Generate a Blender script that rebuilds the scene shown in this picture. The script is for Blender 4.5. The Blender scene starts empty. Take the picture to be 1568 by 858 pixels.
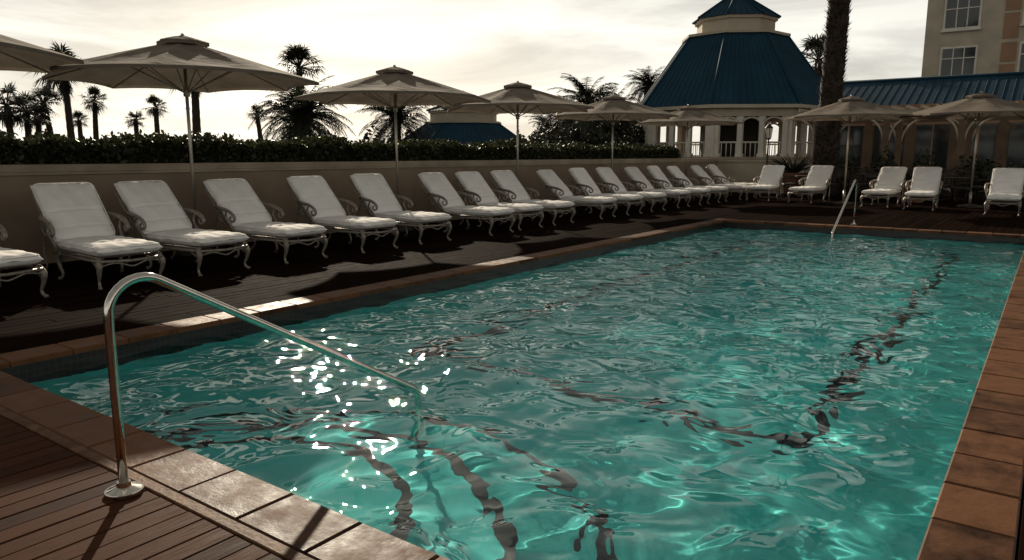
import bpy, math, random
import numpy as np
from mathutils import Vector, Matrix
random.seed(7); rng=np.random.default_rng(7)
scene=bpy.context.scene
R=math.radians
CAUSTICS=True

# ---------------------------------------------------------------- materials
def new_mat(name):
    m=bpy.data.materials.new(name); m.use_nodes=True
    nt=m.node_tree; b=nt.nodes['Principled BSDF']; return m,nt,b
def N(nt,t,**kw):
    n=nt.nodes.new(t)
    for k,v in kw.items():
        if hasattr(n,k): setattr(n,k,v)
        else: n.inputs[k].default_value=v
    return n
def mat(name,c1,c2=None,scale=5,rough=.7,bump=0,bscale=None,metal=0,stretch=None,detail=6,spec=.5,lo=.35,hi=.65,rough2=None):
    m,nt,b=new_mat(name)
    if c2 is None: c2=[x*.75 for x in c1]
    tc=N(nt,'ShaderNodeTexCoord'); mp=N(nt,'ShaderNodeMapping')
    if stretch: mp.inputs['Scale'].default_value=stretch
    nt.links.new(tc.outputs['Object'],mp.inputs['Vector'])
    n=N(nt,'ShaderNodeTexNoise'); n.inputs['Scale'].default_value=scale; n.inputs['Detail'].default_value=detail
    nt.links.new(mp.outputs[0],n.inputs['Vector'])
    r=N(nt,'ShaderNodeValToRGB'); r.color_ramp.elements[0].position=lo; r.color_ramp.elements[1].position=hi
    r.color_ramp.elements[0].color=(*c2,1); r.color_ramp.elements[1].color=(*c1,1)
    nt.links.new(n.outputs['Fac'],r.inputs[0]); nt.links.new(r.outputs[0],b.inputs['Base Color'])
    b.inputs['Roughness'].default_value=rough; b.inputs['Metallic'].default_value=metal
    b.inputs['Specular IOR Level'].default_value=spec
    if rough2 is not None:
        mr=N(nt,'ShaderNodeMapRange'); mr.inputs['To Min'].default_value=rough; mr.inputs['To Max'].default_value=rough2
        nt.links.new(n.outputs['Fac'],mr.inputs[0]); nt.links.new(mr.outputs[0],b.inputs['Roughness'])
    if bump:
        n2=N(nt,'ShaderNodeTexNoise'); n2.inputs['Scale'].default_value=bscale or scale*4; n2.inputs['Detail'].default_value=5
        nt.links.new(mp.outputs[0],n2.inputs['Vector'])
        bp=N(nt,'ShaderNodeBump'); bp.inputs['Strength'].default_value=bump; bp.inputs['Distance'].default_value=.02
        nt.links.new(n2.outputs['Fac'],bp.inputs['Height']); nt.links.new(bp.outputs[0],b.inputs['Normal'])
    return m
def island_mat(name,ca,cb,rough=.5,noise_scale=(3,3,3),bump=.2,nscale=8,rough2=None,spec=.5,ior=1.45):
    """colour varies per mesh island (board / stone) + grain"""
    m,nt,b=new_mat(name)
    g=N(nt,'ShaderNodeNewGeometry'); tc=N(nt,'ShaderNodeTexCoord'); mp=N(nt,'ShaderNodeMapping')
    mp.inputs['Scale'].default_value=noise_scale
    nt.links.new(tc.outputs['Object'],mp.inputs[0])
    n=N(nt,'ShaderNodeTexNoise'); n.inputs['Scale'].default_value=nscale; n.inputs['Detail'].default_value=8; n.inputs['Roughness'].default_value=.65
    nt.links.new(mp.outputs[0],n.inputs['Vector'])
    a=N(nt,'ShaderNodeMath',operation='MULTIPLY'); a.inputs[1].default_value=.5; nt.links.new(g.outputs['Random Per Island'],a.inputs[0])
    a2=N(nt,'ShaderNodeMath',operation='MULTIPLY_ADD'); a2.inputs[1].default_value=1.3; nt.links.new(n.outputs['Fac'],a2.inputs[0]); nt.links.new(a.outputs[0],a2.inputs[2])
    r=N(nt,'ShaderNodeValToRGB'); r.color_ramp.elements[0].position=.45; r.color_ramp.elements[1].position=1.0
    r.color_ramp.elements[0].color=(*ca,1); r.color_ramp.elements[1].color=(*cb,1)
    nt.links.new(a2.outputs[0],r.inputs[0]); nt.links.new(r.outputs[0],b.inputs['Base Color'])
    b.inputs['Roughness'].default_value=rough; b.inputs['Specular IOR Level'].default_value=spec; b.inputs['IOR'].default_value=ior
    if rough2 is not None:
        mr=N(nt,'ShaderNodeMapRange'); mr.inputs['From Min'].default_value=.3; mr.inputs['From Max'].default_value=.7
        mr.inputs['To Min'].default_value=rough; mr.inputs['To Max'].default_value=rough2
        nt.links.new(n.outputs['Fac'],mr.inputs[0]); nt.links.new(mr.outputs[0],b.inputs['Roughness'])
    bp=N(nt,'ShaderNodeBump'); bp.inputs['Strength'].default_value=bump; bp.inputs['Distance'].default_value=.01
    nt.links.new(n.outputs['Fac'],bp.inputs['Height']); nt.links.new(bp.outputs[0],b.inputs['Normal'])
    return m
def leaf_mat(name,c1,c2,trans=.3):
    m,nt,b=new_mat(name)
    g=N(nt,'ShaderNodeNewGeometry'); r=N(nt,'ShaderNodeValToRGB')
    r.color_ramp.elements[0].color=(*c1,1); r.color_ramp.elements[1].color=(*c2,1)
    nt.links.new(g.outputs['Random Per Island'],r.inputs[0]); nt.links.new(r.outputs[0],b.inputs['Base Color'])
    b.inputs['Roughness'].default_value=.5
    t=N(nt,'ShaderNodeBsdfTranslucent'); nt.links.new(r.outputs[0],t.inputs['Color'])
    mx=N(nt,'ShaderNodeMixShader'); mx.inputs[0].default_value=trans
    nt.links.new(b.outputs[0],mx.inputs[1]); nt.links.new(t.outputs[0],mx.inputs[2])
    nt.links.new(mx.outputs[0],nt.nodes['Material Output'].inputs[0])
    return m
M={}
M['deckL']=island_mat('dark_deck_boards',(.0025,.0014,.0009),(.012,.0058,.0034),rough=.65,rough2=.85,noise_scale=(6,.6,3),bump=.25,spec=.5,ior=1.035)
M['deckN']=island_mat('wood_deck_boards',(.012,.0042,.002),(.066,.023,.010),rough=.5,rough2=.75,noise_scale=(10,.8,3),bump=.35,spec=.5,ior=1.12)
M['trim']=mat('weathered_trim',(.17,.085,.045),(.08,.038,.02),scale=12,rough=.6,bump=.2,spec=.1)
M['coping']=island_mat('coping_stone',(.022,.009,.0045),(.15,.066,.031),rough=.4,rough2=.7,noise_scale=(1,1,1),nscale=6,bump=.9,spec=.5,ior=1.22)
M['ground']=mat('ground_paving',(.02,.013,.01),(.01,.007,.005),scale=1.2,rough=.8,bump=.2,spec=.1)
M['wall']=mat('wall_render',(.29,.215,.15),(.22,.16,.11),scale=1.3,rough=.85,bump=.15,bscale=60)
M['cap']=mat('wall_cap',(.42,.34,.25),(.30,.235,.17),scale=2,rough=.7,bump=.1)
M['cream']=mat('cream_render',(.50,.43,.33),(.40,.34,.26),scale=1.0,rough=.8,bump=.1,bscale=30)
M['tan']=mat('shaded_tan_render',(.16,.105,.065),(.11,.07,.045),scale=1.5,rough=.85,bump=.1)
M['white']=mat('white_paint',(.72,.67,.58),(.6,.55,.47),scale=2,rough=.6)
M['peach']=mat('peach_render',(.34,.20,.12),(.28,.16,.095),scale=1,rough=.8)
M['glass']=mat('window_glass',(.03,.035,.035),(.015,.017,.02),rough=.08,scale=1)
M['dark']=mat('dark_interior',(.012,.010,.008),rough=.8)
M['chrome']=mat('polished_steel',(.68,.64,.57),(.56,.52,.46),rough=.05,rough2=.14,metal=1,scale=25)
M['pole']=mat('umbrella_pole_metal',(.55,.5,.42),(.45,.4,.34),rough=.35,metal=.6,scale=5)
M['frame']=mat('cast_aluminium',(.32,.28,.23),(.19,.16,.13),rough=.45,metal=.25,scale=25,bump=.2)
M['cush']=mat('white_canvas',(.92,.885,.85),(.86,.83,.79),rough=.9,scale=3,bump=.35,bscale=11)
M['leafh']=leaf_mat('hedge_leaves',(.010,.016,.005),(.055,.062,.02),.3)
M['leafp']=leaf_mat('palm_leaves',(.008,.010,.005),(.032,.032,.014),.2)
M['bark']=mat('palm_bark',(.05,.032,.02),(.015,.01,.007),scale=6,rough=.9,bump=.8,bscale=20,stretch=(1,1,3))
M['terr']=mat('terracotta',(.20,.08,.04),rough=.7)
M['darkfurn']=mat('dark_wicker',(.035,.02,.012),(.015,.01,.006),rough=.6,scale=40,bump=.3)

m,nt,b=new_mat('umbrella_canvas')
tc=N(nt,'ShaderNodeTexCoord'); n=N(nt,'ShaderNodeTexNoise'); n.inputs['Scale'].default_value=2.5; n.inputs['Detail'].default_value=6
nt.links.new(tc.outputs['Object'],n.inputs[0])
r=N(nt,'ShaderNodeValToRGB'); r.color_ramp.elements[0].position=.3; r.color_ramp.elements[1].position=.7
r.color_ramp.elements[0].color=(.17,.14,.11,1); r.color_ramp.elements[1].color=(.245,.20,.16,1)
nt.links.new(n.outputs['Fac'],r.inputs[0]); nt.links.new(r.outputs[0],b.inputs['Base Color']); b.inputs['Roughness'].default_value=.9; b.inputs['Specular IOR Level'].default_value=.1
t=N(nt,'ShaderNodeBsdfTranslucent'); nt.links.new(r.outputs[0],t.inputs[0])
mx=N(nt,'ShaderNodeMixShader'); mx.inputs[0].default_value=.2
n2=N(nt,'ShaderNodeTexNoise'); n2.inputs['Scale'].default_value=4; n2.inputs['Detail'].default_value=3; nt.links.new(tc.outputs['Object'],n2.inputs[0])
bp=N(nt,'ShaderNodeBump'); bp.inputs['Strength'].default_value=.5; bp.inputs['Distance'].default_value=.04; nt.links.new(n2.outputs['Fac'],bp.inputs['Height']); nt.links.new(bp.outputs[0],b.inputs['Normal'])
nt.links.new(b.outputs[0],mx.inputs[1]); nt.links.new(t.outputs[0],mx.inputs[2]); nt.links.new(mx.outputs[0],nt.nodes['Material Output'].inputs[0])
M['canvas']=m
m,nt,b=new_mat('blue_metal_roof')
n=N(nt,'ShaderNodeTexNoise'); n.inputs['Scale'].default_value=.8; n.inputs['Detail'].default_value=6; tc=N(nt,'ShaderNodeTexCoord'); nt.links.new(tc.outputs['Object'],n.inputs[0])
r=N(nt,'ShaderNodeValToRGB'); r.color_ramp.elements[0].position=.3; r.color_ramp.elements[1].position=.7
r.color_ramp.elements[0].color=(.006,.032,.056,1); r.color_ramp.elements[1].color=(.011,.05,.082,1)
nt.links.new(n.outputs['Fac'],r.inputs[0]); nt.links.new(r.outputs[0],b.inputs['Base Color']); b.inputs['Roughness'].default_value=.7; b.inputs['Specular IOR Level'].default_value=.15
M['blue']=m
def tile_mat(name,c1,c2,mortar,size,rough,coord='Object'):
    m,nt,b=new_mat(name)
    tc=N(nt,'ShaderNodeTexCoord'); sx=N(nt,'ShaderNodeSeparateXYZ'); nt.links.new(tc.outputs[coord],sx.inputs[0])
    ad=N(nt,'ShaderNodeMath',operation='ADD'); nt.links.new(sx.outputs[0],ad.inputs[0]); nt.links.new(sx.outputs[1],ad.inputs[1])
    cb=N(nt,'ShaderNodeCombineXYZ'); nt.links.new(ad.outputs[0],cb.inputs[0]); nt.links.new(sx.outputs[2],cb.inputs[1])
    br=N(nt,'ShaderNodeTexBrick'); br.offset=0; br.inputs['Scale'].default_value=1; br.inputs['Brick Width'].default_value=size; br.inputs['Row Height'].default_value=size
    br.inputs['Mortar Size'].default_value=size*.06; br.inputs['Color1'].default_value=(*c1,1); br.inputs['Color2'].default_value=(*c2,1); br.inputs['Mortar'].default_value=(*mortar,1)
    nt.links.new(cb.outputs[0],br.inputs[0]); nt.links.new(br.outputs[0],b.inputs['Base Color']); b.inputs['Roughness'].default_value=rough
    return m
M['mosaic']=tile_mat('dark_mosaic',(.005,.005,.006),(.014,.012,.011),(.04,.028,.02),.05,.3)
M['line']=tile_mat('dark_line_tile',(.002,.006,.012),(.003,.010,.018),(.006,.018,.025),.05,.6)
M['pool']=mat('pool_plaster',(.12,.72,.70),(.08,.60,.60),scale=1.2,rough=.7)

# ---------------------------------------------------------------- mesh builder
class MB:
    def __init__(s): s.v=[];s.f=[];s.m=[];s.s=[]
    def add(s,vs,fs,mi=0,sm=False):
        o=len(s.v); s.v.extend([tuple(v) for v in vs])
        for f in fs: s.f.append([i+o for i in f]); s.m.append(mi); s.s.append(sm)
    def box(s,a,b,mi=0,bev=0,top_only=False):
        x0,y0,z0=a;x1,y1,z1=b
        if bev:
            e=bev
            vs=[(x0,y0,z0),(x1,y0,z0),(x1,y1,z0),(x0,y1,z0),(x0,y0,z1-e),(x1,y0,z1-e),(x1,y1,z1-e),(x0,y1,z1-e),(x0+e,y0+e,z1),(x1-e,y0+e,z1),(x1-e,y1-e,z1),(x0+e,y1-e,z1)]
            fs=[(3,2,1,0),(0,1,5,4),(1,2,6,5),(2,3,7,6),(3,0,4,7),(4,5,9,8),(5,6,10,9),(6,7,11,10),(7,4,8,11),(8,9,10,11)]
        else:
            vs=[(x0,y0,z0),(x1,y0,z0),(x1,y1,z0),(x0,y1,z0),(x0,y0,z1),(x1,y0,z1),(x1,y1,z1),(x0,y1,z1)]
            fs=[(3,2,1,0),(0,1,5,4),(1,2,6,5),(2,3,7,6),(3,0,4,7),(4,5,6,7)]
        s.add(vs,fs,mi)
    def tube(s,pts,rad,seg=8,mi=0,cap=True,flat=1.0):
        pts=[Vector(p) for p in pts]; n=len(pts)
        if not hasattr(rad,'__len__'): rad=[rad]*n
        tg=[]
        for i in range(n):
            a=pts[max(i-1,0)]; b=pts[min(i+1,n-1)]; tg.append((b-a).normalized())
        up=Vector((0,0,1)) if abs(tg[0].z)<.9 else Vector((0,1,0))
        u=(up-tg[0]*up.dot(tg[0])).normalized(); vs=[]
        for i in range(n):
            u=(u-tg[i]*u.dot(tg[i])).normalized(); w=tg[i].cross(u)
            for k in range(seg):
                a=2*math.pi*k/seg; vs.append(pts[i]+(u*math.cos(a)+w*math.sin(a)*flat)*rad[i])
        fs=[]
        for i in range(n-1):
            for k in range(seg):
                k2=(k+1)%seg; fs.append((i*seg+k,i*seg+k2,(i+1)*seg+k2,(i+1)*seg+k))
        if cap: fs.append(tuple(range(seg-1,-1,-1))); fs.append(tuple((n-1)*seg+k for k in range(seg)))
        s.add(vs,fs,mi,True)
    def prism(s,c,rb,rt,z0,z1,seg,mi=0,rot=0,capt=True,capb=False,sm=False):
        vs=[];
        for (r_,z) in ((rb,z0),(rt,z1)):
            for k in range(seg):
                a=rot+2*math.pi*k/seg; vs.append((c[0]+r_*math.cos(a),c[1]+r_*math.sin(a),z))
        fs=[(k,(k+1)%seg,seg+(k+1)%seg,seg+k) for k in range(seg)]
        if capt: fs.append(tuple(range(seg,2*seg)))
        if capb: fs.append(tuple(range(seg-1,-1,-1)))
        s.add(vs,fs,mi,sm)
    def build(s,name,mats,parent=None,loc=None):
        me=bpy.data.meshes.new(name); me.from_pydata(s.v,[],s.f)
        for m_ in mats: me.materials.append(M[m_] if isinstance(m_,str) else m_)
        me.polygons.foreach_set('material_index',s.m); me.polygons.foreach_set('use_smooth',s.s); me.update()
        o=bpy.data.objects.new(name,me); scene.collection.objects.link(o)
        if parent: o.parent=parent
        if loc: o.location=loc
        return o
def empty(name,loc=(0,0,0),rz=0):
    e=bpy.data.objects.new(name,None); scene.collection.objects.link(e); e.location=loc; e.rotation_euler=(0,0,rz); e.empty_display_size=.2
    return e
def smoothpath(pts,n=4):
    P=[Vector(p) for p in pts]; out=[]
    for i in range(len(P)-1):
        p0=P[max(i-1,0)];p1=P[i];p2=P[i+1];p3=P[min(i+2,len(P)-1)]
        for k in range(n):
            t=k/n
            out.append(.5*((2*p1)+(-p0+p2)*t+(2*p0-5*p1+4*p2-p3)*t*t+(-p0+3*p1-3*p2+p3)*t**3))
    out.append(P[-1]); return out
def interp(vals,n=4):
    out=[]
    for i in range(len(vals)-1):
        for k in range(n): out.append(vals[i]+(vals[i+1]-vals[i])*k/n)
    out.append(vals[-1]); return out
def site(r,F): return (F*(-.589+.808*r), F*(.808+.589*r))

# ---------------------------------------------------------------- pool dims
X0,X1,Y0,Y1=-5.90,-0.25,1.85,16.25
CW=.27; WL=-.15; ZF=-1.25
g=MB(); B=2500; hx0,hx1,hy0,hy1=X0-.2,X1+.2,Y0-.2,Y1+.2
zs=-.05
xs=[-B,hx0,hx1,B]; ys=[-B,hy0,hy1,B]
vs=[(x,y,zs) for y in ys for x in xs]
fs=[(j*4+i,j*4+i+1,(j+1)*4+i+1,(j+1)*4+i) for j in range(3) for i in range(3) if not(i==1 and j==1)]
g.add(vs,fs); g.build('ground',['ground'])

p=MB()
zt=-.34
def wallq(a,b,z0,z1,mi): p.add([(a[0],a[1],z0),(b[0],b[1],z0),(b[0],b[1],z1),(a[0],a[1],z1)],[(0,1,2,3)],mi)
cs=[(X0,Y0),(X1,Y0),(X1,Y1),(X0,Y1)]
for i in range(4):
    wallq(cs[i],cs[(i+1)%4],ZF,zt,0); wallq(cs[i],cs[(i+1)%4],zt,-.03,1)
p.add([(X0,Y0,ZF),(X1,Y0,ZF),(X1,Y1,ZF),(X0,Y1,ZF)],[(0,1,2,3)],0)
e=.004
def strip(a,b,z=ZF+e): p.add([(a[0],a[1],z),(b[0],a[1],z),(b[0],b[1],z),(a[0],b[1],z)],[(0,1,2,3)],2)
lx0,lx1,ly0,ly1=X0+.95,X1-.95,Y0+3.3,Y1-1.2; w=.13
strip((lx0,ly0),(lx1,ly0+w)); strip((lx1-w,ly0+w),(lx1,ly1)); strip((lx0,ly0+w),(lx0+w,ly1)); strip((lx0+w,ly1-w),(lx1-w,ly1))
cx=-3.2
for (r_,z) in ((2.0,-1.02),(1.5,-.78),(1.0,-.52)):
    seg=48; vs=[];
    for zz in (ZF,z):
        for k in range(seg+1):
            a=math.pi*k/seg; vs.append((cx+r_*math.cos(a),Y0+.002+r_*math.sin(a),zz))
    fs=[(k,k+1,seg+2+k,seg+1+k) for k in range(seg)]
    fs.append(tuple(range(seg+1,2*seg+2)))
    p.add(vs,fs,0)
    vs=[]
    for rr in (r_-.075,r_+.002):
        for k in range(seg+1):
            a=math.pi*k/seg; vs.append((cx+rr*math.cos(a),Y0+.003+rr*math.sin(a),z+e))
    p.add(vs,[(k,seg+1+k,seg+2+k,k+1) for k in range(seg)],2)
pool=p.build('swimming_pool',['pool','mosaic','line'])

# water : gentle long swell in the mesh, fine ripples as bump
nx,ny=200,510
gx=np.linspace(X0+.001,X1-.001,nx); gy=np.linspace(Y0+.001,Y1-.001,ny)
GX,GY=np.meshgrid(gx,gy)
def fld(lmin,lmax,n,slope):
    z=np.zeros_like(GX)
    wx=GX+.06*np.sin(GY*1.7+1)+.04*np.sin(GX*3.1+GY*2.3); wy=GY+.06*np.sin(GX*1.9)+.04*np.sin(GY*2.9-GX*2.1+2)
    for i in range(n):
        L=lmin*(lmax/lmin)**rng.random(); k=2*math.pi/L; a=rng.random()*2*math.pi; ph=rng.random()*6.283
        s=slope*math.sqrt(2/n); z+=s/k*np.sin(k*(wx*math.cos(a)+wy*math.sin(a))+ph)
    return z
Z=WL+fld(.8,2.2,20,.042)+fld(.32,.8,40,.058)
vs=np.stack([GX,GY,Z],-1).reshape(-1,3)
ii=np.arange(nx*ny).reshape(ny,nx)
fq=np.stack([ii[:-1,:-1],ii[:-1,1:],ii[1:,1:],ii[1:,:-1]],-1).reshape(-1,4)
me=bpy.data.meshes.new('pool_water'); me.from_pydata(vs.tolist(),[],fq.tolist())
me.polygons.foreach_set('use_smooth',[True]*len(me.polygons)); me.update()
water=bpy.data.objects.new('pool_water',me); scene.collection.objects.link(water)
m,nt,b=new_mat('pool_water')
b.inputs['Base Color'].default_value=(.9,1,.985,1); b.inputs['Transmission Weight'].default_value=1; b.inputs['IOR'].default_value=1.33; b.inputs['Roughness'].default_value=0.0
tc=N(nt,'ShaderNodeTexCoord')
n1=N(nt,'ShaderNodeTexNoise'); n1.inputs['Scale'].default_value=2.6; n1.inputs['Detail'].default_value=2.0; n1.inputs['Roughness'].default_value=.5; n1.inputs['Distortion'].default_value=.6
nt.links.new(tc.outputs['Object'],n1.inputs[0])
n3=N(nt,'ShaderNodeTexNoise'); n3.inputs['Scale'].default_value=.45; n3.inputs['Detail'].default_value=2; nt.links.new(tc.outputs['Object'],n3.inputs[0])
pr=N(nt,'ShaderNodeMapRange'); pr.inputs['From Min'].default_value=.35; pr.inputs['From Max'].default_value=.65; pr.inputs['To Min'].default_value=.6; pr.inputs['To Max'].default_value=1.15
nt.links.new(n3.outputs['Fac'],pr.inputs[0])
sx=N(nt,'ShaderNodeSeparateXYZ'); nt.links.new(tc.outputs['Object'],sx.inputs[0])
mr=N(nt,'ShaderNodeMapRange'); mr.interpolation_type='SMOOTHSTEP'; mr.inputs['From Min'].default_value=3; mr.inputs['From Max'].default_value=10; mr.inputs['To Min'].default_value=.7; mr.inputs['To Max'].default_value=1.1
nt.links.new(sx.outputs[1],mr.inputs[0])
mu=N(nt,'ShaderNodeMath',operation='MULTIPLY'); nt.links.new(mr.outputs[0],mu.inputs[0]); nt.links.new(pr.outputs[0],mu.inputs[1])
bp=N(nt,'ShaderNodeBump'); bp.inputs['Distance'].default_value=.10; nt.links.new(mu.outputs[0],bp.inputs['Strength']); nt.links.new(n1.outputs['Fac'],bp.inputs['Height'])
nt.links.new(bp.outputs[0],b.inputs['Normal'])
me.materials.append(m)

# coping stones
c=MB()
def stones(x0,y0,x1,y1,along,L):
    if along=='y':
        y=y0
        while y<y1-.01:
            l=min(L*random.uniform(.97,1.03),y1-y)
            if y1-(y+l)<.12: l=y1-y
            c.box((x0,y+.004,-.045),(x1,y+l-.004,random.uniform(-.0015,.0015)),0,bev=.008); y+=l
    else:
        x=x0
        while x<x1-.01:
            l=min(L*random.uniform(.97,1.03),x1-x)
            if x1-(x+l)<.12: l=x1-x
            c.box((x+.004,y0,-.045),(x+l-.004,y1,random.uniform(-.0015,.0015)),0,bev=.008); x+=l
ov=.02
stones(X0-CW,Y0-CW,X0+ov,Y1+CW,'y',.42)
stones(X1-ov,Y0-CW,X1+CW,Y1+CW,'y',.42)
stones(X0+ov+.003,Y0-CW,X1-ov-.003,Y0+ov,'x',.42)
stones(X0+ov+.003,Y1-ov,X1-ov-.003,Y1+CW,'x',.42)
c.build('pool_coping',['coping'])

# decks
d=MB()
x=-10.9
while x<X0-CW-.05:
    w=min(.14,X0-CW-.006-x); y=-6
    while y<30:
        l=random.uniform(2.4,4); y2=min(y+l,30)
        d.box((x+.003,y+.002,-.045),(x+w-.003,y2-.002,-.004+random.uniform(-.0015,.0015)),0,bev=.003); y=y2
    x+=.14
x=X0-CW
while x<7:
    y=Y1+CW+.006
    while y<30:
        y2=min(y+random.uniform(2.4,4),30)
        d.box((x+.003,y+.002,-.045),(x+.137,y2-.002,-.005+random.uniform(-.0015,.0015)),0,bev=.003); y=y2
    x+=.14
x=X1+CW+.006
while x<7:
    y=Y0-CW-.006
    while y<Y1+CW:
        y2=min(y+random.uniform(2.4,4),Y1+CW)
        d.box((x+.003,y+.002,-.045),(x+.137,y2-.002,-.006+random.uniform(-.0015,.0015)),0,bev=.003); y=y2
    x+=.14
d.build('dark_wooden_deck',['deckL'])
d=MB()
x=X0-CW+.002
yT=Y0-CW-.006
d.box((X0-CW,yT-.055,-.045),(7,yT,.002),1,bev=.004)
while x<7:
    y=yT-.061
    while y>-5:
        y2=max(y-random.uniform(1.2,3),-5)
        d.box((x+.003,y2+.002,-.045),(x+.107,y-.002,-.003+random.uniform(-.0015,.0015)),0,bev=.003); y=y2
    x+=.11
d.build('wooden_deck',['deckN','trim'])

# boundary wall
XW=-10.9
w_=MB()
w_.box((XW-.25,-8,-.05),(XW,29.0,1.18),0)
w_.box((XW-.28,-8,1.183),(XW+.03,29.05,1.22),1,bev=.01)
w_.box((XW-.26,-8,1.223),(XW+.012,29.03,1.32),1,bev=.015)
w_.build('boundary_wall',['wall','cap'])
w_=MB()
w_.box((XW+.001,28.8,-.05),(-8.2,29.05,1.15),0); w_.box((XW+.04,28.76,1.153),(-8.15,29.09,1.25),1,bev=.015)
w_.box((-8.2,28.8,-.05),(-8.0,31,1.12),0)
w_.build('terrace_wall',['cream','cap'])

# garden lantern standing at the end of the terrace wall
e_=empty('lamp_post',(-8.75,28.2,0))
f=MB(); f.prism((0,0),.16,.12,0,.12,12,0,sm=False); f.tube([(0,0,.1),(0,0,.5),(0,0,2.0)],[.06,.035,.03],10)
f.prism((0,0),.07,.11,2.0,2.06,6,0,capb=True); f.prism((0,0),.17,.03,2.42,2.58,6,0,capb=True); f.tube([(0,0,2.58),(0,0,2.68)],[.02,.008],6)
for k in range(6):
    a=k*math.pi/3; f.tube([(.10*math.cos(a),.10*math.sin(a),2.06),(.14*math.cos(a),.14*math.sin(a),2.42)],.009,4)
f.build('post_and_cage',['darkfurn'],e_)
f=MB(); f.prism((0,0),.088,.125,2.065,2.415,6,0,capb=True); f.build('glass_panes',['white'],e_)

def leaves(b_,pts,size,mi=0,elong=1.8):
    n=len(pts)
    d1=rng.normal(size=(n,3)); d1/=np.linalg.norm(d1,axis=1)[:,None]
    d2=rng.normal(size=(n,3)); d2-=d1*(d1*d2).sum(1)[:,None]; d2/=np.linalg.norm(d2,axis=1)[:,None]
    s=size*(.6+.8*rng.random((n,1)))
    a=pts-d1*s*elong/2; c_=pts+d1*s*elong/2; b1=pts+d2*s*.5; b2=pts-d2*s*.5
    V=np.stack([a,b1,c_,b2],1).reshape(-1,3).tolist()
    b_.add(V,[(4*i,4*i+1,4*i+2,4*i+3) for i in range(n)],mi)
h=MB()
n=52000
yy=rng.uniform(-4,25.6,n)
top=1.66+.05*np.sin(yy*2.1)+.04*np.sin(yy*5.3+1)+.04*np.sin(yy*11)
u=rng.random(n)
xx=-11.65+ .55*np.sin((u-.5)*math.pi)+rng.normal(0,.03,n)
surf=rng.random(n)
zz=np.where(surf<.6, top-.12*np.abs((xx+11.65)/.55)**3+rng.normal(0,.035,n), rng.uniform(1.2,1.66,n))
xx=np.where(surf>=.6, -11.12+rng.normal(0,.05,n)-.1*(zz-1.2), xx)
leaves(h,np.stack([xx,yy,zz],1),.045)
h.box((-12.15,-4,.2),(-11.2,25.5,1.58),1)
h.build('hedge',['leafh','dark'])

# ---------------------------------------------------------------- lounge chairs
def cushion(L,W,T,grooves,name):
    mb=MB(); nu,nv=56,26; V=[]
    def prof(t): return max(0,1-abs(t)**10)**.5
    for side in (1,-1):
        for j in range(nv+1):
            for i in range(nu+1):
                a=-1+2*i/nu; b_=-1+2*j/nv
                a=math.sin(a*math.pi/2)*.35+a*.65; b_=math.sin(b_*math.pi/2)*.35+b_*.65
                hh=prof(a)*prof(b_)*T/2
                xx=a*L/2; yy=b_*W/2
                if side==1:
                    hh+=.012*(1-b_*b_)*(1-a**4)
                    for g_ in grooves: hh-=.018*math.exp(-((a-g_)/.025)**2)
                    hh+=.004*math.sin(xx*23+yy*9)+.004*math.sin(yy*31-xx*12)
                V.append((xx,yy,side*hh))
    n1=(nu+1)*(nv+1); F=[]
    for j in range(nv):
        for i in range(nu):
            q=j*(nu+1)+i
            F.append((q,q+1,q+nu+2,q+nu+1)); F.append((n1+q,n1+q+nu+1,n1+q+nu+2,n1+q+1))
    mb.add(V,F,0,True)
    ring=[]
    for k in range(48):
        t=2*math.pi*k/48; cxx=math.copysign(abs(math.cos(t))**.18,math.cos(t)); cyy=math.copysign(abs(math.sin(t))**.18,math.sin(t))
        ring.append((cxx*L/2*.985,cyy*W/2*.985,T*.30))
    ring.append(ring[0]); mb.tube(ring,.006,6,cap=False)
    me_=mb.build(name,['cush']); d_=me_.data; bpy.data.objects.remove(me_); return d_
seat_me=cushion(1.20,.70,.13,(-.33,.33),'seat_cushion'); back_me=cushion(.88,.70,.14,(.05,.62),'back_cushion')
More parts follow.
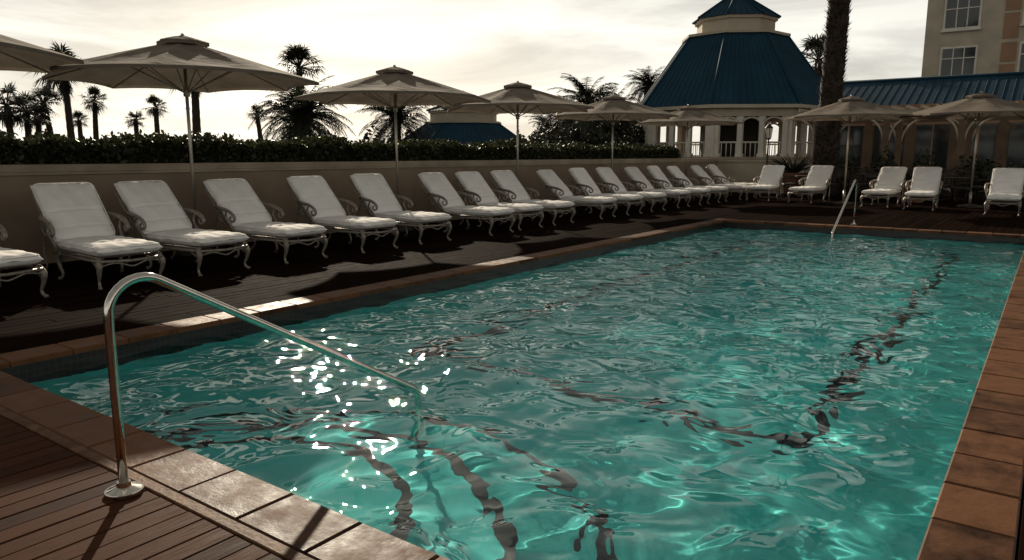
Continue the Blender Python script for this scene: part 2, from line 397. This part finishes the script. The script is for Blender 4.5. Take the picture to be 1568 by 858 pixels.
def chair_frame():
    f=MB()
    for s in (-1,1):
        f.tube([(-.02,s*.335,.30),(-.65,s*.34,.295),(-1.28,s*.34,.30)],.017,8)
        f.tube([(-.02,s*.33,.335),(-1.28,s*.335,.335)],.01,6)
        for xq,sg in ((-.07,1),(-1.10,-1)):
            pts=smoothpath([(xq-.02*sg,s*.32,.32),(xq+.035*sg,s*.345,.25),(xq+.02*sg,s*.345,.16),(xq-.02*sg,s*.335,.08),(xq-.005*sg,s*.34,.03),(xq+.04*sg,s*.355,.006)])
            f.tube(pts,interp([.036,.036,.024,.016,.016,.024]),8)
            f.tube(smoothpath([(xq-.01*sg,s*.335,.22),(xq-.08*sg,s*.335,.25),(xq-.15*sg,s*.335,.285)]),interp([.014,.012,.008]),6)
        f.tube(smoothpath([(-1.20,s*.335,.31),(-1.30,s*.335,.42),(-1.56,s*.33,.72),(-1.80,s*.32,.98)]),.015,8)
        f.tube(smoothpath([(-1.54,s*.31,.66),(-1.63,s*.32,.35),(-1.58,s*.325,.12),(-1.68,s*.33,.008)]),interp([.013,.016,.013,.018]),8)
        f.tube(smoothpath([(-1.52,s*.335,.68),(-1.47,s*.38,.72),(-1.32,s*.415,.70),(-1.15,s*.42,.67),(-1.03,s*.42,.61),(-1.01,s*.42,.545),(-1.07,s*.42,.52),(-1.11,s*.42,.56),(-1.08,s*.42,.59)]),interp([.013,.017,.024,.025,.021,.017,.013,.011,.010]),8,flat=1.3)
        f.tube(smoothpath([(-1.18,s*.42,.66),(-1.22,s*.41,.57),(-1.15,s*.395,.47),(-1.11,s*.37,.38),(-1.15,s*.34,.30)]),interp([.013,.016,.016,.015,.016]),8)
        f.tube(smoothpath([(-1.33,s*.41,.69),(-1.40,s*.40,.59),(-1.34,s*.385,.51),(-1.28,s*.37,.53),(-1.31,s*.37,.58)]),interp([.011,.012,.011,.009,.008]),6)
    f.tube([(-.02,-.335,.30),(.0,0,.285),(-.02,.335,.30)],.017,8)
    f.tube(smoothpath([(-.03,-.32,.25),(-.01,-.18,.275),(0,-.06,.24),(0,0,.225),(0,.06,.24),(-.01,.18,.275),(-.03,.32,.25)]),.010,6)
    for xq in (-.25,-.5,-.75,-1.0,-1.25): f.tube([(xq,-.335,.315),(xq,.335,.315)],.009,6)
    for t in (.2,.45,.7):
        xq=-1.24-.56*t; zq=.38+.60*t; f.tube([(xq,-.33,zq-.02),(xq,.33,zq-.02)],.009,6)
    f.tube(smoothpath([(-1.80,-.32,.98),(-1.84,-.2,1.02),(-1.845,0,1.03),(-1.84,.2,1.02),(-1.80,.32,.98)]),.014,8)
    o=f.build('frame',['frame']); d_=o.data; bpy.data.objects.remove(o); return d_
frame_me=chair_frame()
def lounge(x,y,rz,extra=0):
    e=empty('sun_lounger',(x,y,0),rz)
    for nm,dt,lc,ry in (('frame',frame_me,(0,0,0),0),('seat_cushion',seat_me,(-.59,0,.405),0),('back_cushion',back_me,(-1.475,0,.755),R(47)+extra)):
        o=bpy.data.objects.new(nm,dt); scene.collection.objects.link(o); o.parent=e; o.location=lc; o.rotation_euler=(0,ry,random.uniform(-.012,.012))
    return e
for y in (1.65,2.85,4.08,5.28,6.55,7.9,9.2,10.9,12.0,13.2,15.1,16.4,17.8,19.5,20.9,22.3,24.1,25.6):
    lounge(-8.18+random.uniform(-.06,.06),y+random.uniform(-.05,.05),R(random.uniform(-3.5,3.5)),R(random.uniform(-3,3)))
for (x,y) in ((-7.6,23.7),(-6.2,23.3),(-4.0,22.6),(-2.85,22.2),(-.95,21.4),(.3,21.2)):
    lounge(x,y,R(-90+random.uniform(-8,3)),R(random.uniform(-2,2)))

# ---------------------------------------------------------------- umbrellas
def umbrella_meshes():
    u=MB(); K=8; Rr=1.85; nr=10; na=6
    def P(t,a):
        seg=2*math.pi/K; k=math.floor(a/seg+1e-6); fr=(a-k*seg)/seg
        p0=Vector((math.cos(k*seg),math.sin(k*seg),0)); p1=Vector((math.cos((k+1)*seg),math.sin((k+1)*seg),0))
        q=p0.lerp(p1,fr); inw=4*fr*(1-fr)
        q*= (1-.05*inw*t)
        z=3.06-.54*t**1.05 - .035*inw*math.sin(t*math.pi*.9)+.04*inw*t**4
        return (q.x*Rr*t,q.y*Rr*t,z)
    NA=K*na; V=[P(0.001,0)]
    for i in range(1,nr+1):
        for j in range(NA): V.append(P(i/nr,2*math.pi*j/NA))
    F=[(0,1+j,1+(j+1)%NA) for j in range(NA)]
    for i in range(nr-1):
        for j in range(NA):
            a=1+i*NA+j;b_=1+i*NA+(j+1)%NA; F.append((a,a+NA,b_+NA,b_))
    u.add(V,F,0,True)
    V=[];
    for dz,sc in ((0,1),(-.045,1.002)):
        for j in range(NA):
            q=P(1,2*math.pi*j/NA); V.append((q[0]*sc,q[1]*sc,q[2]+dz))
    u.add(V,[(j,NA+j,NA+(j+1)%NA,(j+1)%NA) for j in range(NA)],0,False)
    V=[(0,0,3.13)]
    for i in (1,2,3):
        for j in range(NA):
            q=P(1,2*math.pi*j/NA); t=i/3*.19; V.append((q[0]*t,q[1]*t,3.13-.095*(i/3)**1.2))
    F=[(0,1+j,1+(j+1)%NA) for j in range(NA)]
    for i in range(2):
        for j in range(NA):
            a=1+i*NA+j;b_=1+i*NA+(j+1)%NA; F.append((a,a+NA,b_+NA,b_))
    o_=1+2*NA
    V2=[V[o_+j] for j in range(NA)]+[(V[o_+j][0],V[o_+j][1],V[o_+j][2]-.05) for j in range(NA)]
    u.add(V,F,0,True); u.add(V2,[(j,NA+j,NA+(j+1)%NA,(j+1)%NA) for j in range(NA)],0)
    o=u.build('canopy',['canvas']); can=o.data; bpy.data.objects.remove(o)
    f=MB()
    f.tube([(0,0,0.05),(0,0,3.1)],.024,12); f.tube([(0,0,3.12),(0,0,3.155)],[.03,.018],10)
    f.tube([(0,0,.08),(0,0,.4)],.034,12)
    f.tube([(0,0,2.28),(0,0,2.4)],.045,12); f.tube([(0,0,2.92),(0,0,3.0)],.05,12)
    f.tube([(0,0,2.1),(0,0,2.12)],.03,10)
    for k in range(K):
        a=2*math.pi*k/K; ca,sa=math.cos(a),math.sin(a)
        f.tube([(ca*.04,sa*.04,3.02),(ca*Rr*.5,sa*Rr*.5,3.04-.54*.5**1.05-.012),(ca*Rr*.99,sa*Rr*.99,3.04-.54-.012)],.012,6)
        f.tube([(ca*.04,sa*.04,2.34),(ca*Rr*.48,sa*Rr*.48,3.04-.54*.48**1.05-.02)],.010,6)
    o=f.build('pole_and_ribs',['pole']); fr=o.data; bpy.data.objects.remove(o)
    b_=MB(); b_.prism((0,0),.30,.29,0,.05,24,0,sm=False); b_.prism((0,0),.22,.08,.05,.09,24,0)
    o=b_.build('base',['darkfurn']); ba=o.data; bpy.data.objects.remove(o)
    return can,fr,ba
UM=umbrella_meshes()
def umbrella(x,y,rz,s=1,zs=1):
    e=empty('patio_umbrella',(x,y,0),rz); e.scale=(s,s,zs)
    for nm,dt in zip(('canopy','pole_and_ribs','base'),UM):
        o=bpy.data.objects.new(nm,dt); scene.collection.objects.link(o); o.parent=e
for i,(x,y) in enumerate(((-10.2,2.65),(-10.2,6.05),(-10.25,10.3),(-10.3,14.35),(-10.3,19.0),(-10.3,24.3))):
    umbrella(x,y,R(10+random.uniform(-6,6)),1,random.uniform(.985,1.01))
umbrella(-5.0,23.6,R(5)); umbrella(-1.85,24.3,R(15),1.05); umbrella(1.6,23.9,R(8))

# ---------------------------------------------------------------- hand rails
def handrail(loc,rz):
    e=empty('pool_handrail',loc,rz)
    f=MB()
    pts=[(0,0,0.0),(0,0,.35),(0,0,.74)]
    for k in range(1,11):
        a=math.pi-k/10*(math.pi-R(60)) ; rr=.15
        pts.append((0,.15+rr*math.cos(a),.78+rr*math.sin(a)))
    last=pts[-1]
    end=(0,1.80,last[2]-(1.80-last[1])*math.tan(R(30)))
    pts.append(((0+0),(last[1]+end[1])/2,(last[2]+end[2])/2)); pts.append(end)
    for k in range(1,8):
        a=R(60)-k/7*R(60); pts.append((0,end[1]-.10*math.cos(R(60))+.10*math.cos(a),end[2]-.10*math.sin(R(60))+.10*math.sin(a)))
    q=pts[-1]; pts.append((0,q[1],q[2]-.3)); pts.append((0,q[1],-1.01))
    f.tube(pts,.020,20); f.build('rail_tube',['chrome'],e)
    f=MB(); f.prism((0,0),.078,.078,.0,.014,32,0,sm=False); f.prism((0,0),.07,.03,.014,.03,32,0); f.prism((0,0),.03,.028,.03,.05,32,0)
    f.build('floor_flange',['chrome'],e)
handrail((-3.14,1.44,0),0)
handrail((-3.3,Y1+.41,0),math.pi)

# ---------------------------------------------------------------- palms & shrubs
def frond(b_,base,az,el,L,droop,leafL,n=22,w=.05,mi=0):
    pts=[]; p_=Vector(base); e_=el
    for i in range(n+1):
        pts.append(p_.copy()); d_=Vector((math.cos(az)*math.cos(e_),math.sin(az)*math.cos(e_),math.sin(e_))); p_=p_+d_*(L/n); e_-=droop/n*(.4+1.2*i/n)
    V=[];F=[]
    sidev=Vector((-math.sin(az),math.cos(az),0))
    for i in range(1,n+1):
        t=i/n; d_=(pts[i]-pts[i-1]).normalized(); ll=leafL*(math.sin(math.pi*min(1,t*.85+.12)))**.7
        for s in (-1,1):
            tip=pts[i]+sidev*s*ll*.75+d_*ll*.6+Vector((0,0,-ll*.35*random.uniform(.3,1.6)))
            o=len(V); V+= [pts[i]-d_*w*.5,pts[i]+d_*w*.5,tip]; F.append((o,o+1,o+2))
    b_.add(V,F,mi)
    b_.tube(pts[::3]+[pts[-1]],interp([w*.4,w*.12],len(pts[::3])),4,mi=mi,cap=False)
def fan(b_,base,az,el,L,R_,n=16,mi=0):
    d_=Vector((math.cos(az)*math.cos(el),math.sin(az)*math.cos(el),math.sin(el))); c_=Vector(base)+d_*L
    b_.tube([base,c_],.02*R_+.01,4,mi=mi,cap=False)
    s=Vector((-math.sin(az),math.cos(az),0)); V=[];F=[]
    for i in range(n):
        a=(i/(n-1)-.5)*R(200)+random.uniform(-.05,.05); q=(d_*math.cos(a)+s*math.sin(a)); rr=R_*(1-.35*abs(i/(n-1)-.5)*2)*random.uniform(.8,1.15)
        tip=c_+q*rr+Vector((0,0,-rr*.35*random.uniform(.4,1.4))); per=d_.cross(s).cross(q)*.045*R_
        mid=c_+q*rr*.5; o=len(V); V+=[c_,mid+per,tip,mid-per]; F.append((o,o+1,o+2,o+3))
    b_.add(V,F,mi)
def palm(x,y,h,cr,kind='fan',tr=.22,z0=-.05,lean=0):
    b_=MB(); n=24; pts=[];rad=[]
    az=random.random()*6.28
    for i in range(n+1):
        t=i/n; pts.append((math.cos(az)*lean*t*t,math.sin(az)*lean*t*t,z0+(h-z0)*t)); rad.append(tr*(1.15-.35*t+ .15*math.exp(-t*12))*(1+.06*(i%2)))
    b_.tube(pts,rad,10,mi=1)
    top=Vector(pts[-1])
    if kind=='fan':
        for i in range(38):
            el=random.uniform(-.75,1.4); fan(b_,top,random.random()*6.28,el,cr*.62*random.uniform(.7,1.1),cr*.62,n=13)
        for i in range(20):
            fan(b_,top-Vector((0,0,random.uniform(.1,.5)*cr)),random.random()*6.28,random.uniform(-1.5,-1.1),cr*.25,cr*.34,n=9,mi=0)
    else:
        for i in range(70):
            el=random.uniform(-.45,1.4); frond(b_,top,random.random()*6.28,el,cr*random.uniform(.85,1.15),1.2+.5*random.random(),cr*.26,n=26,w=.026*cr)
    o=b_.build('palm_tree',['leafp','bark'],loc=(x,y,0)); return o
PAL=[
(-.587,60,.108,2.3,'fan'),(-.555,75,.070,1.4,'fan'),(-.50,80,.045,1.2,'fan'),(-.472,75,.062,1.3,'fan'),(-.42,50,.108,1.8,'fan'),
(-.283,60,.113,2.0,'fan'),(-.334,80,.052,1.2,'fan'),(-.575,80,.045,1.1,'fan'),(-.612,65,.068,1.7,'fan'),(-.667,60,.064,1.9,'fan'),(-.645,62,.056,1.7,'fan'),(-.63,66,.048,1.3,'fan'),
(-.27,42,.050,3.0,'pin'),(-.285,44,.036,2.2,'pin'),(-.155,46,.045,2.5,'pin'),(.10,34,.066,1.8,'pin'),(.075,40,.045,2.0,'pin'),(.13,45,.055,2.0,'pin'),(.155,42,.04,2.0,'pin'),(.175,52,.088,1.9,'pin'),(.40,52,.122,1.9,'fan'),(.05,44,.03,1.8,'pin')]
for (r_,F_,zr,cr,kd) in PAL:
    x,y=site(r_,F_); palm(x,y,1.45+zr*F_,cr,kd,tr=.26 if kd=='fan' else .3,lean=random.uniform(0,.5))
def bigpalm(x,y,h):
    b_=MB(); n=60; pts=[];rad=[]
    for i in range(n+1):
        t=i/n; pts.append((.25*t*t,0,-.05+h*t)); rad.append(.40-.10*t+.03*math.sin(i*1.7))
    b_.tube(pts,rad,14,mi=1)
    for i in range(1900):
        t=random.random(); a=random.random()*6.28; rr=.40-.10*t; z=h*t; c_=Vector((.25*t*t+rr*math.cos(a),rr*math.sin(a),z)); o=Vector((math.cos(a),math.sin(a),0)); s=Vector((-math.sin(a),math.cos(a),0))
        V=[c_+s*.05,c_-s*.05,c_+o*random.uniform(.05,.2)+Vector((0,0,random.uniform(.08,.2))),c_+Vector((0,0,-.1))]
        b_.add(V,[(0,1,2),(0,3,1)],1)
    top=Vector(pts[-1])
    for i in range(50): fan(b_,top,random.random()*6.28,random.uniform(-.8,1.3),1.4,1.3)
    for i in range(30): fan(b_,top-Vector((0,0,random.uniform(.2,1))),random.random()*6.28,random.uniform(-1.5,-1.1),.6,.9)
    b_.build('palm_tree',['leafp','bark'],loc=(x,y,0))
bigpalm(*site(.42,27),12.0)

def shrubmass(name,boxes,n,size=.12,mt='leafp'):
    b_=MB()
    for (c_,r_) in boxes:
        q=rng.normal(size=(n,3)); q/=np.linalg.norm(q,axis=1)[:,None]; q*=(.55+.5*rng.random((n,1)))
        q[:,2]=np.abs(q[:,2])*1.0
        lump=1+.2*np.sin(q[:,0:1]*5+c_[0])+.2*np.sin(q[:,1:2]*6+c_[1])
        leaves(b_,np.array(c_)+q*lump*np.array(r_),size)
        b_.tube([(c_[0],c_[1],-.05),(c_[0],c_[1],c_[2]+r_[2]*.3)],.08,6,mi=1)
    b_.build(name,[mt,'bark'])
bx=[]
for r_,F_,zt_ in ((.03,36,.02),(.055,37,.035),(.085,36,.045),(.115,38,.05),(.14,37,.04),(.165,39,.03),(.01,40,.01),(.12,32,.02),(.15,33,.02),(.08,32,.02)):
    x,y=site(r_,F_); z=1.45+zt_*F_; bx.append(((x,y,.3),(1.4,1.4,z-.3)))
shrubmass('garden_shrubs',bx,5200)
bx=[]
for k in range(26):
    r_=-.72+k*.03; x,y=site(r_,70+random.uniform(-5,5)); bx.append(((x,y,-.2),(2.2,2.2,random.uniform(2.0,3.3))))
shrubmass('distant_trees',bx,900,.3)

# ---------------------------------------------------------------- pavilion
def octa_roof(mb,c,rb,rt,z0,z1,rot,mi,mseam,mhip):
    K=8
    mb.prism(c,rb,rt,z0,z1,K,mi,rot,capt=True,capb=True)
    for k in range(K):
        a0=rot+2*math.pi*k/K; a1=rot+2*math.pi*(k+1)/K
        P=lambda r_,a,z:Vector((c[0]+r_*math.cos(a),c[1]+r_*math.sin(a),z))
        b0,b1,t0,t1=P(rb,a0,z0),P(rb,a1,z0),P(rt,a0,z1),P(rt,a1,z1)
        ns=max(3,int((b1-b0).length/.3))
        for i in range(1,ns):
            f_=i/ns; mb.tube([b0.lerp(b1,f_)+Vector((0,0,.01)),t0.lerp(t1,f_)+Vector((0,0,.01))],.014,4,mi=mseam,cap=False)
        mb.tube([b0+Vector((0,0,.02)),t0+Vector((0,0,.02))],.055,6,mi=mhip,cap=True)
def pavilion(name,c,rot,re,rt,ze,zt,rc,zc,za,base,cols=True):
    e=empty(name,(c[0],c[1],0))
    o2=(0,0)
    rf=MB(); octa_roof(rf,o2,re,rt,ze+.16,zt,rot,0,0,0)
    rf.build('main_roof',['blue'],e)
    m_=MB()
    m_.prism(o2,re+.04,re+.04,ze+.0,ze+.15,8,0,rot,capb=True)
    m_.prism(o2,re-.35,re-.35,ze-.35,ze-.003,8,0,rot,capb=True)
    m_.prism(o2,rt+.12,rt+.12,zt,zt+.12,8,0,rot,capb=True)
    m_.prism(o2,rc-.12,rc-.12,zt+.12,zc-.14,8,0,rot)
    m_.prism(o2,rc,rc,zc-.14,zc,8,0,rot,capb=True)
    m_.build('cornices_and_lantern',['cream'],e)
    rf=MB(); octa_roof(rf,o2,rc+.12,.06,zc,za,rot,0,0,0); rf.tube([(0,0,za-.05),(0,0,za+.5)],[.05,.01],6)
    rf.build('lantern_roof',['blue'],e)
    b_=MB()
    b_.prism(o2,re-.3,re-.3,-.05,base,8,0,rot); b_.prism(o2,re-.24,re-.24,base,base+.1,8,1,rot,capb=True)
    b_.build('plinth',['cream','cap'],e)
    if cols:
        cl=MB(); rr=re-.5
        for k in range(8):
            a0=rot+2*math.pi*k/8; a1=rot+2*math.pi*(k+1)/8
            p0=Vector((rr*math.cos(a0),rr*math.sin(a0),0)); p1=Vector((rr*math.cos(a1),rr*math.sin(a1),0))
            for t in (0,.06,.36,.64,.94):
                q=p0.lerp(p1,t)
                cl.box((q.x-.11,q.y-.11,base+.1),(q.x+.11,q.y+.11,ze-.353),0)
                cl.box((q.x-.15,q.y-.15,ze-.52),(q.x+.15,q.y+.15,ze-.36),0) ; cl.box((q.x-.15,q.y-.15,base+.103),(q.x+.15,q.y+.15,base+.25),0)
            for (ta,tb) in ((.06,.36),(.36,.64),(.64,.94)):
                A=p0.lerp(p1,ta);B_=p0.lerp(p1,tb); pts=[]
                for i in range(9):
                    s=i/8; q=A.lerp(B_,s); pts.append((q.x,q.y,ze-.75+.36*math.sin(math.pi*s)**.6))
                cl.tube(pts,.05,6)
            cl.tube([(p0.x,p0.y,base+.75),(p1.x,p1.y,base+.75)],.04,6)
            for i in range(1,16):
                q=p0.lerp(p1,i/16); cl.tube([(q.x,q.y,base+.1),(q.x,q.y,base+.75)],.022,4)
        cl.build('columns_and_arches',['white'],e)
        k_=MB(); k_.prism(o2,1.5,1.5,base+.1,ze-.355,8,0,rot,capt=False); k_.build('dark_inside',['darkfurn'],e)  # dark prism standing in for the darkness inside the pavilion
    return e
c1=site(.29,38)
pavilion('octagonal_pavilion',c1,R(10),5.0,2.5,3.5,7.05,2.0,7.95,9.3,1.25)
c2=site(-.064,50)
pavilion('small_pavilion',c2,R(10),4.6,2.5,1.9,3.45,2.4,4.25,5.15,.9,cols=False)

# restaurant wing with blue roof
e=empty('restaurant_building')
b_=MB(); Yf=44
V=[(-11,Yf,4.0),(12,Yf,4.0),(12,Yf+4,5.6),(-11,Yf+4,5.6),(-11,Yf+8,4.0),(12,Yf+8,4.0)]
b_.add(V,[(0,1,2,3),(3,2,5,4),(0,3,4),(1,5,2)],0)
xq=-10.9
while xq<12: b_.tube([(xq,Yf,4.015),(xq,Yf+4,5.615)],.012,4,cap=False); xq+=.42
b_.tube([(-11,Yf+4,5.65),(12,Yf+4,5.65)],.1,6)
b_.build('roof',['blue'],e)
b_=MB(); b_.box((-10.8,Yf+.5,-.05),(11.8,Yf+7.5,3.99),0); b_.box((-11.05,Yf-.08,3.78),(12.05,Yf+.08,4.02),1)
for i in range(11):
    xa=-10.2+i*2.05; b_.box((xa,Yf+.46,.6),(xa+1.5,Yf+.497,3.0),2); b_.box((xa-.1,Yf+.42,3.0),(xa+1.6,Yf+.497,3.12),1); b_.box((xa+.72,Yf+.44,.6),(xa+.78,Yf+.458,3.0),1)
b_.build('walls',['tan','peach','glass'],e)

# pergola
e=empty('pergola'); b_=MB(); Yp=33
for yy_ in (Yp,Yp+3):
    for xa in (-8.2,-5.6,-3.0,-.4,2.2,4.8):
        b_.box((xa-.11,yy_-.11,-.05),(xa+.11,yy_+.11,3.0),0); b_.box((xa-.16,yy_-.16,-.04),(xa+.16,yy_+.16,.5),0)
        for s in (-1,1):
            pts=[(xa+s*(.1+.9*(1-math.cos(t*math.pi/2))),yy_,2.0+.95*math.sin(t*math.pi/2)) for t in [k/8 for k in range(9)]]
            b_.tube(pts,.05,6,mi=1)
    b_.box((-9,yy_-.07,3.0),(5.6,yy_+.07,3.2),1)
xq=-8.9
while xq<5.6: b_.box((xq,Yp-.5,3.203),(xq+.06,Yp+3.5,3.34),1); xq+=.5
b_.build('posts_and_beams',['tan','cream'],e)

# hotel
e=empty('hotel_building'); b_=MB(); Yh=56
Hh=30; bx0,bx1=-7.7,16
b_.box((bx0,Yh,-.05),(bx1,Yh+14,Hh),0)
fl=3.03
for k in range(9):
    zb=.3+fl*k
    for (xa,xb) in ((-6.6,-4.8),(-2.4,-.6),(1.2,3.0),(4.8,6.6),(8.4,10.2)):
        if zb+1.8>Hh: continue
        b_.box((xa-.12,Yh-.05,zb-.12),(xb+.12,Yh-.003,zb+1.87),1)
        b_.box((xa,Yh-.07,zb),(xb,Yh-.053,zb+1.75),2)
        for q in (1/3,2/3): xm=xa+(xb-xa)*q; b_.box((xm-.03,Yh-.10,zb),(xm+.03,Yh-.073,zb+1.75),1)
        b_.box((xa,Yh-.12,zb+1.1),(xb,Yh-.103,zb+1.16),1)
        b_.box((xa-.2,Yh-.22,zb-.25),(xb+.2,Yh-.003,zb-.125),1)
    b_.box((-3.45,Yh-.045,zb-.9),(-2.65,Yh-.004,zb+.6),3)
    b_.box((-3.45,Yh-.045,zb+.75),(-2.65,Yh-.004,zb+1.9),3)
    for ya in (Yh+2,Yh+7): b_.box((bx0-.05,ya,zb),(bx0-.003,ya+1.6,zb+1.75),2)
b_.build('facade',['cream','white','glass','peach'],e)

# ---------------------------------------------------------------- dining furniture
def dining_chair_mesh():
    f=MB()
    for sx in (-.2,.2):
        f.tube([(sx,.2,0),(sx,.2,.45)],.016,6); f.tube(smoothpath([(sx,-.2,0),(sx,-.2,.45),(sx*.95,-.28,.92)]),.016,6)
        f.tube(smoothpath([(sx,.18,.45),(sx*1.1,.18,.64),(sx*1.1,-.1,.67),(sx,-.24,.68)]),.014,6)
    f.box((-.23,-.22,.43),(.23,.23,.49),0,bev=.015)
    for k in range(6): xx=-.15+.06*k; f.tube([(xx,-.21,.49),(xx*.95,-.28,.88)],.008,5)
    f.tube([(-.2,-.28,.92),(0,-.30,.95),(.2,-.28,.92)],.02,6)
    o=f.build('t',['darkfurn']); d_=o.data; bpy.data.objects.remove(o); return d_
def table_mesh():
    f=MB(); f.prism((0,0),.45,.45,.71,.745,28,0,capb=True); f.tube([(0,0,.04),(0,0,.71)],.035,8)
    for k in range(4): a=k*math.pi/2+.4; f.tube(smoothpath([(0,0,.12),(math.cos(a)*.2,math.sin(a)*.2,.08),(math.cos(a)*.34,math.sin(a)*.34,.015)]),.018,6)
    o=f.build('t',['darkfurn']); d_=o.data; bpy.data.objects.remove(o); return d_
dc,tm=dining_chair_mesh(),table_mesh()
for (x,y) in ((-6.8,26.6),(-4.7,27.2),(-2.5,26.9),(-.4,27.3),(1.8,26.8),(-5.6,30.2),(-3.2,30.4),(-.9,30.1),(1.4,30.3)):
    o=bpy.data.objects.new('dining_table',tm); scene.collection.objects.link(o); o.location=(x,y,0)
    for k in range(4):
        a=k*math.pi/2+random.uniform(-.3,.3)+.5; o=bpy.data.objects.new('dining_chair',dc); scene.collection.objects.link(o)
        o.location=(x+.72*math.cos(a),y+.72*math.sin(a),0); o.rotation_euler=(0,0,a+math.pi/2)
def agave(x,y,z0=0,s=1):
    e=empty('potted_plant',(x,y,z0)); e.scale=(s,s,s)
    f=MB(); f.prism((0,0),.2,.3,0,.5,20,0,capb=True,sm=False); f.prism((0,0),.33,.33,.44,.52,20,0,capb=True); f.build('pot',['terr'],e)
    l=MB()
    for k in range(46):
        a=random.random()*6.28; el=random.uniform(.2,1.4); L=random.uniform(.5,.75); p_=Vector((0,0,.5)); pts=[]
        for i in range(6): pts.append(p_.copy()); p_=p_+Vector((math.cos(a)*math.cos(el),math.sin(a)*math.cos(el),math.sin(el)))*L/5; el-=.08
        l.tube(pts,[.02,.028,.026,.02,.012,.002],4,flat=.3)
    l.build('leaves',['leafp'],e)
agave(*site(.378,28),0,1.5); agave(-3.4,25.6,0,1.2); agave(.6,25.4,0,1.2)
bx=[]
for x in (-7,-5.4,-3.9,-2.3,-.6,1,2.6): bx.append(((x,31.8,.0),(.75,.45,1.25)))
shrubmass('terrace_planting',bx,1500,.09,'leafh')

# ---------------------------------------------------------------- camera
cam=bpy.data.cameras.new('Camera'); co=bpy.data.objects.new('Camera',cam); scene.collection.objects.link(co); scene.camera=co
cam.sensor_width=36; cam.lens=36*1129/1568; cam.clip_end=6000; cam.clip_start=.05
co.location=(0,0,1.45); co.rotation_euler=(R(90-9.65),0,R(36.1))

# ---------------------------------------------------------------- light
SUN_EL=R(21.0); AZ=R(50.6)
sd=Vector((-math.sin(AZ)*math.cos(SUN_EL),math.cos(AZ)*math.cos(SUN_EL),math.sin(SUN_EL)))
L=bpy.data.lights.new('sun','SUN'); L.energy=5.0; L.angle=R(.7); L.color=(1,.87,.68)
lo=bpy.data.objects.new('sun',L); scene.collection.objects.link(lo); lo.rotation_euler=(-sd).to_track_quat('-Z','Y').to_euler(); lo.location=(-20,20,20)
if CAUSTICS:
    L.cycles.is_caustics_light=True; water.cycles.is_caustics_caster=True; pool.cycles.is_caustics_receiver=True
W=bpy.data.worlds.new('World'); scene.world=W; W.use_nodes=True; nt=W.node_tree
bg=nt.nodes['Background']; bg.inputs[1].default_value=.1
sk=N(nt,'ShaderNodeTexSky'); sk.sky_type='NISHITA'; sk.sun_disc=False; sk.sun_elevation=SUN_EL; sk.sun_rotation=-AZ
sk.dust_density=2.0; sk.air_density=1.0
tc=N(nt,'ShaderNodeTexCoord'); mp=N(nt,'ShaderNodeMapping'); mp.inputs['Scale'].default_value=(1,1,6.5); mp.inputs['Rotation'].default_value=(0,R(5),R(20))
nt.links.new(tc.outputs['Generated'],mp.inputs[0])
n=N(nt,'ShaderNodeTexNoise'); n.inputs['Scale'].default_value=2.4; n.inputs['Detail'].default_value=9; n.inputs['Roughness'].default_value=.58; n.inputs['Distortion'].default_value=.5
nt.links.new(mp.outputs[0],n.inputs[0])
r=N(nt,'ShaderNodeValToRGB'); r.color_ramp.elements[0].position=.36; r.color_ramp.elements[1].position=.60
r.color_ramp.elements[0].color=(5.3,5.1,4.65,1); r.color_ramp.elements[1].color=(9.0,8.8,7.9,1)
nt.links.new(n.outputs['Fac'],r.inputs[0])
mx=N(nt,'ShaderNodeMix'); mx.data_type='RGBA'; mx.inputs['Factor'].default_value=.93
nt.links.new(sk.outputs[0],mx.inputs['A']); nt.links.new(r.outputs[0],mx.inputs['B'])
sx=N(nt,'ShaderNodeSeparateXYZ'); nt.links.new(tc.outputs['Generated'],sx.inputs[0])
rz=N(nt,'ShaderNodeValToRGB'); rz.color_ramp.interpolation='EASE'
cr_=rz.color_ramp; cr_.elements[0].position=0; cr_.elements[0].color=(1,1,1,1); cr_.elements[1].position=.55; cr_.elements[1].color=(.30,.30,.30,1)
q=cr_.elements.new(.12); q.color=(.93,.93,.93,1); q=cr_.elements.new(.26); q.color=(.72,.72,.72,1); q=cr_.elements.new(.38); q.color=(.40,.40,.40,1)
nt.links.new(sx.outputs[2],rz.inputs[0])
dt=N(nt,'ShaderNodeVectorMath',operation='DOT_PRODUCT'); dt.inputs[1].default_value=(-math.sin(AZ),math.cos(AZ),0); nt.links.new(tc.outputs['Generated'],dt.inputs[0])
ma=N(nt,'ShaderNodeMapRange'); ma.interpolation_type='SMOOTHSTEP'; ma.inputs['From Min'].default_value=.3; ma.inputs['From Max'].default_value=1.0; ma.inputs['To Min'].default_value=1.02; ma.inputs['To Max'].default_value=1.36
nt.links.new(dt.outputs['Value'],ma.inputs[0])
mm=N(nt,'ShaderNodeMath',operation='MULTIPLY'); nt.links.new(rz.outputs[0],mm.inputs[0]); nt.links.new(ma.outputs[0],mm.inputs[1])
vm=N(nt,'ShaderNodeVectorMath',operation='SCALE'); nt.links.new(mx.outputs['Result'],vm.inputs[0]); nt.links.new(mm.outputs[0],vm.inputs['Scale'])
nt.links.new(vm.outputs[0],bg.inputs[0])
scene.view_settings.view_transform='Standard'; scene.view_settings.look='None'; scene.view_settings.exposure=0
